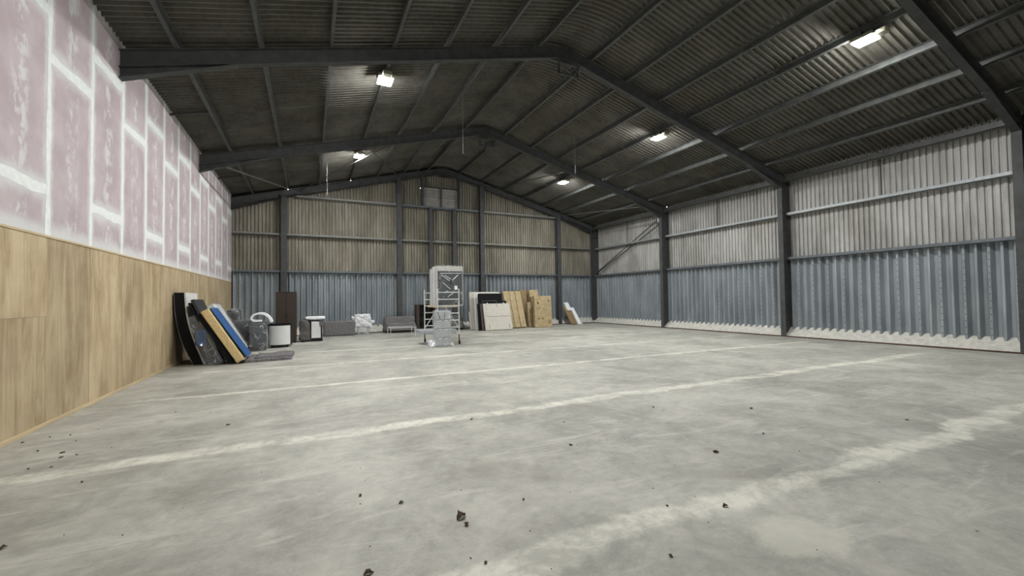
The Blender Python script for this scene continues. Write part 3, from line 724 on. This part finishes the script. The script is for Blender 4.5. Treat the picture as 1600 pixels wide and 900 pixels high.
# grey draped sofas
def sofa(x0, x1, y0, y1, h, label, seed):
    r = empty('draped_sofa', ((x0+x1)/2, (y0+y1)/2, 0), label, 'sofa', 'sofas under grey blankets'); W = (x1-x0)/2; D = (y1-y0)/2
    bm = nb(); crumple(bm, -W, W, -D*.2, D, .06, h, 10, .035, 3, seed, .06, .06); obj('back_cover', bm, 'felt', r, True)
    bm = nb(); crumple(bm, -W+.02, W-.02, -D, -D*.1, .10, h*.62, 9, .05, 3, seed+1, .14, .1); obj('seat_cover', bm, 'felt', r, True)
    obj('underframe', box(nb(), -W+.1, W-.1, -D+.06, D-.05, .03, .12), 'void', r)
    for sx in (-1, 1):
        for sy in (-1, 1): obj('foot', box(nb(), sx*(W-.15)-.03, sx*(W-.15)+.03, sy*(D-.12)-.03, sy*(D-.12)+.03, 0, .05), 'void', r)
sofa(3.32, 4.88, 21.1, 21.95, .79, 'grey blanket draped sofa behind the thin metal table frame', 51)
sofa(6.05, 7.45, 21.2, 21.95, .77, 'grey blanket draped sofa partly hidden behind the scaffold tower', 61)
r = empty('table_frame', (3.72, 19.15, 0), 'thin bare metal table frame standing in front of the draped sofa', 'table frame')
for sx in (-1, 1):
    for sy in (-1, 1): obj('leg', tube(nb(), (sx*.54, sy*.38, 0), (sx*.54, sy*.38, .4), .012, 8), 'alu', r)
for s in (-1, 1):
    obj('rail', tube(nb(), (-.54, s*.38, .4), (.54, s*.38, .4), .012, 8), 'alu', r); obj('rail', tube(nb(), (s*.54, -.38, .4), (s*.54, .38, .4), .012, 8), 'alu', r)
# open dark bookcase
r = empty('bookcase', (5.4, 21.6, 0), 'black fronted dark brown bookcase behind the scaffold tower', 'bookcase')
obj('side', box(nb(), -.49, -.33, -.2, .2, 0, 1.38, .003), 'walnut', r); obj('side', box(nb(), .47, .49, -.2, .2, 0, 1.38, .003), 'walnut', r)
obj('top', box(nb(), -.33, .47, -.2, .2, 1.35, 1.38), 'walnut2', r); obj('back', box(nb(), -.33, .47, .17, .2, 0, 1.35), 'void', r); obj('plinth', box(nb(), -.33, .47, -.18, .17, 0, .06), 'void', r)
for z in (.45, .9): obj('shelf', box(nb(), -.33, .47, -.12, .17, z, z+.02), 'void', r)

# ------------------------------------------------------------------ scaffold tower and its load
r = empty('scaffold_tower', (4.46, 15.1, 0), 'narrow aluminium scaffold tower on casters with ladder ends', 'scaffold')
def ladder(nm, y, x0, x1):
    q = bpy.data.objects.new(nm, None); q.location = (0, y, 0); link(q, r)
    for x in (x0, x1): obj('post', tube(nb(), (x, 0, .36), (x, 0, 2.0), .024, 10), 'alu', q)
    for z in (.62, .87, 1.12, 1.38, 1.62, 1.87): obj('rung', tube(nb(), (x0, 0, z), (x1, 0, z), .019, 8), 'alu', q)
ladder('ladder_end', -.68, -.40, .385); ladder('ladder_end', .70, -.52, .33)
for y, x0, x1 in ((-.68, -.40, .385), (.70, -.52, .33)):
    for x in (x0, x1):
        o = obj('caster_stem', tube(nb(), (x, y, .12), (x, y, .40), .02, 8), 'blackm', r)
        obj('wheel', tube(nb(), (x-.02, y-.03, .065), (x+.02, y-.03, .065), .065, 16), 'rubber', o); obj('fork', box(nb(), x-.03, x+.03, y-.06, y+.01, .06, .15, .008), 'blackm', o)
for x in (-.46, .36): obj('side_rail', tube(nb(), (x+.06 if x < 0 else x+.02, -.68, .42), (x-.06 if x < 0 else x-.03, .70, .42), .022, 8), 'alu', r)
obj('deck', box(nb(), -.42, .36, -.62, .66, 1.33, 1.37, .006), 'softwood', r)
for a, b in (((-.40, -.68, 1.3), (-.50, .70, .55)), ((.385, -.68, .55), (.33, .70, 1.3))): obj('diagonal_brace', tube(nb(), a, b, .016, 8), 'alu', r)
r = empty('silver_slab', (4.2, 15.15, .42), 'flat silver plastic wrapped panel lying across the scaffold base', 'panel')
obj('panel', box(nb(), -.66, .62, -.34, .36, .0, .10, .012), 'cratebox', r)
bm = nb(); crumple(bm, -.72, .66, -.38, .40, -.06, .13, 7, .03, 5, 71, .06, 0, False); obj('plastic_wrap', bm, 'film2', r)
def upright(x0, x1, y0, y1, z0, z1, facem, edgem, label, seed, film='film', cat='mattress'):
    r = empty('wrapped_mattress', ((x0+x1)/2, (y0+y1)/2, z0), label, cat, 'mattresses on the scaffold deck'); W = (x1-x0)/2; D = (y1-y0)/2; Hh = z1-z0
    obj('body', box(nb(), -W+.02, W-.02, -D+.02, D-.02, 0, Hh-.03, .02, 2), edgem, r)
    obj('face', box(nb(), -W+.06, W-.05, -D+.008, -D+.024, .05, Hh-.21, .004), facem, r)
    bm = nb(); crumple(bm, -W, W, -D, D, 0, Hh, 7, .018, 4, seed, .03); obj('plastic_wrap', bm, film, r)
    return r
u = upright(4.10, 5.14, 14.72, 14.98, 1.372, 2.86, 'charcoal', 'cream', 'upright wrapped mattress with a charcoal face, frontmost on the scaffold', 81)
bm = nb()
for a, b in (((-.33, 1.14), (-.02, .92)), ((-.20, 1.12), (.03, .98)), ((.30, 1.14), (.08, .94)), ((-.1, .33), (.14, .50)), ((-.28, .86), (.0, .62)), ((-.37, 1.19), (.42, 1.20))):
    tube(bm, (a[0], -.142, a[1]), (b[0], -.142, b[1]), .014, 5)
obj('plastic_crease', bm, 'film3', u)
obj('label_sticker', box(nb(), .16, .27, -.145, -.138, .60, .74), 'foamw', u)
upright(4.08, 5.10, 15.0, 15.26, 1.372, 2.84, 'white', 'white', 'white wrapped mattress standing second behind the charcoal one', 82, 'film2')
upright(4.06, 5.06, 15.30, 15.56, 1.372, 2.78, 'cream', 'cream', 'cream wrapped mattress standing last on the scaffold deck', 83, 'film2')
r = empty('wrapped_boxes', (4.12, 14.12, 0), 'four grey boxes stacked and shrink wrapped in front of the scaffold', 'boxes')
for i in range(4):
    bm = nb(); box(bm, -.255+.004*i, .262, -.15, .15, .005+.305*i, .295+.305*i, .012, 2); o = obj('storage_box', bm, 'cratebox', r)
    if i < 3:
        for s in (-.11, .11): obj('handle', box(nb(), s-.045, s+.045, -.165, -.148, .262+.305*i, .292+.305*i, .006), 'foamw', o)
for a, b in ((-.20, -.12), (.05, .03)): obj('strap', local(lean(nb(), a, 1.2, b, .93, .02, -.165, -.155, .002, 1), bpy.data.objects.new('t', None)), 'dgrey', r)
bm = nb(); crumple(bm, -.29, .29, -.18, .18, 0, 1.235, 9, .035, 7, 91, .05); obj('plastic_wrap', bm, 'film2', r)
bm = nb(); crumple(bm, -.46, -.22, -.14, .18, 0, .20, 5, .05, 8, 92, .3); obj('plastic_tail', bm, 'film3', r)
bm = nb(); crumple(bm, .26, .40, -.1, .18, 0, .10, 5, .04, 8, 93, .3); obj('plastic_tail', bm, 'film3', r)

# ------------------------------------------------------------------ panels and cartons by the gable
def leanback(bm, x0, x1, yb, yt, h, th, bev=.01, seg=2, dx=0., z0=0.):
    """slab standing at Y=yb, leaning back to Y=yt at height h; thickness goes away from the camera"""
    t = nb(); L = math.hypot(h, yt-yb); box(t, x0, x1, 0, th, 0, L, bev, seg)
    zd = Vector((dx, yt-yb, h)).normalized(); yd = Vector((0, h, -(yt-yb))).normalized(); R = Matrix(((1, 0, 0), yd, zd)).transposed()
    off = max(0., -min((R @ v.co).z for v in t.verts))
    vm = {v: bm.verts.new(R @ v.co + Vector((0, yb, z0+off))) for v in t.verts}
    for f in t.faces: bm.faces.new([vm[v] for v in f.verts])
    t.free(); return bm
r = empty('panel', (8.4, 20.9, 0), 'tall cream panel at the back, standing farthest left of the panel stack', 'panel')
obj('board', local(leanback(nb(), 7.62, 9.28, 20.62, 20.95, 1.99, .12, .02), r), 'cream', r)
obj('edge_trim', local(leanback(nb(), 7.60, 7.64, 20.6, 20.93, .92, .14, .005), r), 'white', r)
r = empty('panel', (8.5, 20.5, 0), 'second tall white edged panel leaning just behind the black mattress', 'panel')
obj('board', local(leanback(nb(), 7.80, 9.25, 20.36, 20.62, 1.95, .12, .015), r), 'white', r)
obj('edge_trim', local(leanback(nb(), 7.785, 7.81, 20.34, 20.6, 1.94, .13, .004), r), 'foamw', r)
r = empty('mattress', (8.5, 20.2, 0), 'tall black mattress with rounded corners behind the cream headboard', 'mattress')
obj('core', local(leanback(nb(), 7.90, 9.25, 20.1, 20.36, 1.90, .16, .06, 3), r), 'navy', r)
obj('piping', local(leanback(nb(), 7.90, 9.25, 20.085, 20.345, 1.90, .012, .005, 1), r), 'black', r)
r = empty('panel', (8.9, 19.95, 0), 'dark low panel showing to the right of the wire frame, behind the headboard', 'panel')
obj('board', local(leanback(nb(), 8.75, 9.45, 19.98, 20.25, 1.50, .05), r), 'navy', r)
obj('top_strip', local(leanback(nb(), 8.75, 9.45, 19.975, 20.245, 1.5, .005, .001, 1), r), 'black', r)
r = empty('panel', (7.85, 19.95, 0), 'black slab standing left of the cream headboard', 'panel')
obj('board', local(leanback(nb(), 7.76, 8.4, 19.92, 20.12, 1.37, .10, .012), r), 'black', r)
obj('edge_trim', local(leanback(nb(), 7.755, 7.775, 19.91, 20.11, 1.36, .02, .003), r), 'blackm', r)
for i, (x0, y0, lab) in enumerate(((7.90, 19.80, 'thin brown board standing second behind the cream headboard'), (7.97, 19.72, 'thin brown board standing directly behind the cream headboard'))):
    r = empty('thin_board', (x0+.4, y0, 0), lab, 'board')
    obj('board', local(leanback(nb(), x0, x0+.9, y0, y0+.30, 1.35-.02*i, .03, .004, 1), r), 'walnut' if i else 'felt', r)
    obj('edge', local(leanback(nb(), x0-.012, x0, y0-.002, y0+.298, 1.34-.02*i, .034, .002, 1), r), 'plank', r)
r = empty('wire_frame', (8.4, 19.7, 0), 'thin wire frame sticking up behind the cream headboard', 'frame')
for a, b in (((7.98, 0), (7.98, 1.52)), ((8.76, 0), (8.76, 1.52)), ((7.98, 1.52), (8.76, 1.52)), ((7.98, .8), (8.76, .8))):
    obj('bar', local(tube(nb(), (a[0], 19.69+a[1]*.2, a[1]), (b[0], 19.69+b[1]*.2, b[1]), .012, 6), r), 'purlin', r)
r = empty('headboard', (8.75, 19.6, 0), 'cream fabric headboard panel leaning in front of the panel stack', 'headboard')
YBh, YTh, HH = 19.58, 20.0, 1.36
obj('backing', local(leanback(nb(), 8.0, 9.51, YBh, YTh, HH, .07, .012), r), 'cream', r)
def hb(x0, x1, z0, z1, th, m, nm):
    f = (YTh-YBh)/HH; bm = nb(); leanback(bm, x0, x1, YBh-th, YBh-th+(z1-z0)*f, z1-z0, th, .008, 2)
    for v in bm.verts: v.co.z += z0; v.co.y += z0*f
    return obj(nm, local(bm, r), m, r)
hb(8.13, 9.40, .72, 1.28, .028, 'cream', 'upper_pad'); hb(8.03, 9.48, .04, .66, .028, 'cream', 'lower_pad')
for x in (8.20, 9.33): hb(x, x+.025, .10, .32, .036, 'felt', 'slot')
for x in (8.24, 9.16): 
    bm = nb(); tube(bm, (x, YTh-.03, HH-.01), (x, YTh-.02, HH+.06), .03, 8); obj('corner_cap', local(bm, r), 'foamw', r)
# cartons
def carton(x0, x1, yb, yt, h, th, label, m='card', marks=True, dx=0., grp=None, seed=0):
    r = empty('carton', ((x0+x1)/2, yb, 0), label, 'box', grp); rnd = random.Random(seed)
    obj('body', local(leanback(nb(), x0, x1, yb, yt, h, th, .006, 1, dx), r), m, r)
    f = (yt-yb)/h
    def on(xa, xb, za, zb, mm, nm, par, t=.003):
        bm = nb(); leanback(bm, xa, xb, yb-t+za*f, yb-t+zb*f, zb-za, t, 0, 1)
        for v in bm.verts: v.co.z += za
        return obj(nm, local(bm, r), mm, par)
    W = x1-x0
    if marks:
        if W < .6:
            spots = ((.35, .9), (.5, .72), (.55, .52), (.4, .36), (.7, .12))
            for u, v in spots: on(x0+W*u-.03, x0+W*u+.03, h*v-.06, h*v+.05, 'ink', 'print_mark', r)
        else:
            for u, v, a, b in ((.2, .78, .09, .11), (.83, .85, .05, .12), (.2, .28, .10, .05), (.45, .28, .06, .08), (.85, .17, .05, .16), (.2, .62, .03, .06), (.3, .62, .03, .06)):
                on(x0+W*u-a*.5, x0+W*u+a*.5, h*v-b*.6, h*v+b*.6, 'ink', 'print_mark', r)
    return r
carton(9.67, 10.02, 20.36, 21.15, 1.98, .16, 'tall narrow carton, first of three, just right of the cream headboard', grp='tall narrow cartons', seed=1)
carton(10.05, 10.38, 20.38, 21.17, 1.98, .16, 'tall narrow carton in the middle of the three leaning side by side', grp='tall narrow cartons', seed=2)
carton(10.42, 10.76, 20.40, 21.19, 1.99, .16, 'tall narrow carton, last of three, nearest the big carton', grp='tall narrow cartons', seed=3)
carton(11.13, 12.21, 20.08, 20.2, 1.74, .2, 'big upright brown carton with printed marks, frontmost of the boxes', seed=4)
carton(11.22, 12.32, 20.45, 20.75, 1.68, .2, 'brown carton just behind the big front carton, its right edge showing', 'card2', False, seed=5)
carton(11.40, 11.98, 20.85, 21.3, 2.06, .25, 'taller brown carton rising behind the big front carton', seed=6)
carton(10.95, 11.5, 21.2, 21.7, 2.08, .2, 'dark brown carton standing in the gap between the narrow and big cartons', 'card2', False, seed=7)
carton(11.02, 11.22, 20.6, 20.78, 1.36, .3, 'small slim carton tucked left of the big front carton', 'card', False, seed=8)
# polystyrene and box by the right gable post
def leantri(x0, x1, yb, yt, h, th, dx, m, par, nm, z0=0., bev=.004):
    bm = nb(); leanback(bm, 0, x1-x0, yb, yt, h, th, bev, 1)
    for v in bm.verts: v.co.x += x0+dx*v.co.z/h; v.co.z += z0
    return obj(nm, local(bm, par), m, par)
r = empty('packing_box', (14.5, 21.4, 0), 'brown box with a white foam cap, leaning beside the gable post', 'box')
leantri(14.30, 14.72, 21.3, 21.72, 1.05, .12, -.30, 'card2', r, 'body')
bm = nb(); leanback(bm, 0, .30, 21.55, 21.75, .48, .16, .004, 1)
for v in bm.verts: v.co.x += 14.22-.30*v.co.z/1.05; v.co.z += .80
obj('foam_cap', local(bm, r), 'foamw', r)
r = empty('foam_slab', (14.85, 21.3, 0), 'white polystyrene slab leaning right of the brown packing box', 'foam')
leantri(14.74, 14.98, 21.2, 21.7, .98, .10, -.24, 'foamw', r, 'slab'); obj('toe', local(box(nb(), 14.72, 15.0, 21.14, 21.26, 0, .07, .004), r), 'foamw', r)

# ------------------------------------------------------------------ dry leaves and grit on the floor
LV = [(1.0, 2.97, .16, 'leaf', 'largest curled dry leaf on the floor at the bottom centre', .6), (1.0, 2.86, .09, 'leafr', 'small brown leaf touching the largest curled leaf', 1.2), (.37, 3.68, .06, 'leaf', 'dry leaf left of centre on the open floor, farther left of a pair', 2.), (.65, 3.4, .07, 'leaf', 'thin twisted leaf right of its pair, left of the largest leaf', .3),
      (-.96, 6.6, .10, 'leaf', 'lone dark leaf on the floor between the first two pale joints near the left wall', 1.), (2.55, 3.86, .07, 'leaf', 'dark curled leaf in the middle of the floor', 2.2), (2.84, 2.2, .08, 'leafr', 'reddish brown leaf on the nearest pale joint', 0.), (2.46, 2.41, .05, 'leaf', 'small round dry leaf at the upper edge of the nearest pale joint', 1.4),
      (1.53, 3.0, .05, 'leaf', 'small curled leaf right of the largest leaf, short of the nearest joint', .8), (1.94, 5.29, .08, 'leaf', 'dark leaf lying on the second pale joint', .2), (2.95, 4.61, .05, 'leaf', 'small leaf just past the second joint, above the middle leaf', 1.7), (5.62, 3.89, .10, 'leaf', 'long broken leaf on the right of the floor, beyond the spots of dust', .1),
      (4.47, 4.6, .08, 'leaf', 'thin leaf fragment right of centre near the second joint', 1.), (4.72, 3.13, .08, 'leaf', 'forked dark twig on the right of the floor', .4), (3.74, 2.99, .10, 'leaf', 'thin bent twig above the nearest pale joint', 2.6), (-1.83, 3.99, .10, 'leaf', 'dark leaf cut by the left edge of the view', .5),
      (.31, 2.62, .10, 'leaf', 'flat dark leaf at the bottom edge of the view', .1), (.96, 2.4, .05, 'leaf', 'small leaf at the lower end of the nearest joint', .9), (2.0, 1.94, .05, 'leaf', 'dark speck of leaf below the nearest pale joint', 1.8), (6.78, 2.62, .06, 'leaf', 'thin dry leaf far right on the floor by the view edge', 2.)]
for i, (x, y, s, m, lab, a) in enumerate(LV):
    s *= .6
    vs, fs = [], []; nu, nv = 6, 4; rd = random.Random(i)
    tw = rd.uniform(-.5, .5); cu = rd.uniform(.5, 1.1)
    for iu in range(nu+1):
        u = iu/nu; wd = math.sin(math.pi*(.08+.9*u))*.34*s*(1+.25*math.sin(u*17+i))
        for iv in range(nv+1):
            v = iv/nv*2-1
            z = abs(v)*wd*cu+.18*s*math.sin(u*3.1+i)**2*(.4+.6*u)+tw*v*wd*(u-.5)
            vs.append(((u-.5)*s, v*wd*(1-.35*abs(v)*cu*.5), z))
    mz = min(p[2] for p in vs); vs = [(p[0], p[1], p[2]-mz+.001) for p in vs]
    for iu in range(nu):
        for iv in range(nv):
            q = iu*(nv+1)+iv; fs.append((q, q+nv+1, q+nv+2, q+1))
    o = from_data('dry_leaf', vs, fs, m, None, True, loc=(x, y, 0)); o.rotation_euler = (0, 0, a)
    sol = o.modifiers.new('t', 'SOLIDIFY'); sol.thickness = .0012
    tag(o, lab, 'leaf', 'dry leaves blown over the floor')
bm = nb(); rd = random.Random(5)
def speck(x, y, s):
    m = Matrix.Translation((x, y, s*.35)) @ Matrix.Rotation(rd.uniform(0, 6), 4, 'Z') @ Matrix.Diagonal((s*rd.uniform(.7, 1.6), s*rd.uniform(.4, .8), s*.5, 1))
    bmesh.ops.create_icosphere(bm, subdivisions=1, radius=1., matrix=m)
for p in ((-3.02, 6.93), (-2.69, 6.45), (-2.41, 6.24), (-2.65, 7.04), (-2.48, 6.72), (-2.35, 6.06), (-2.48, 5.79), (-2.3, 5.75), (-2.84, 7.06), (-2.24, 6.09), (-1.85, 5.13), (-1.78, 7.76)): speck(p[0], p[1], rd.uniform(.010, .02))
for i in range(260): speck(rd.uniform(-2.8, 11), rd.uniform(1.2, 9.5), rd.uniform(.002, .008))
tag(obj('floor_grit', bm, 'grit'), 'dark grit and crumbs scattered over the concrete floor', 'grit', kind='stuff')
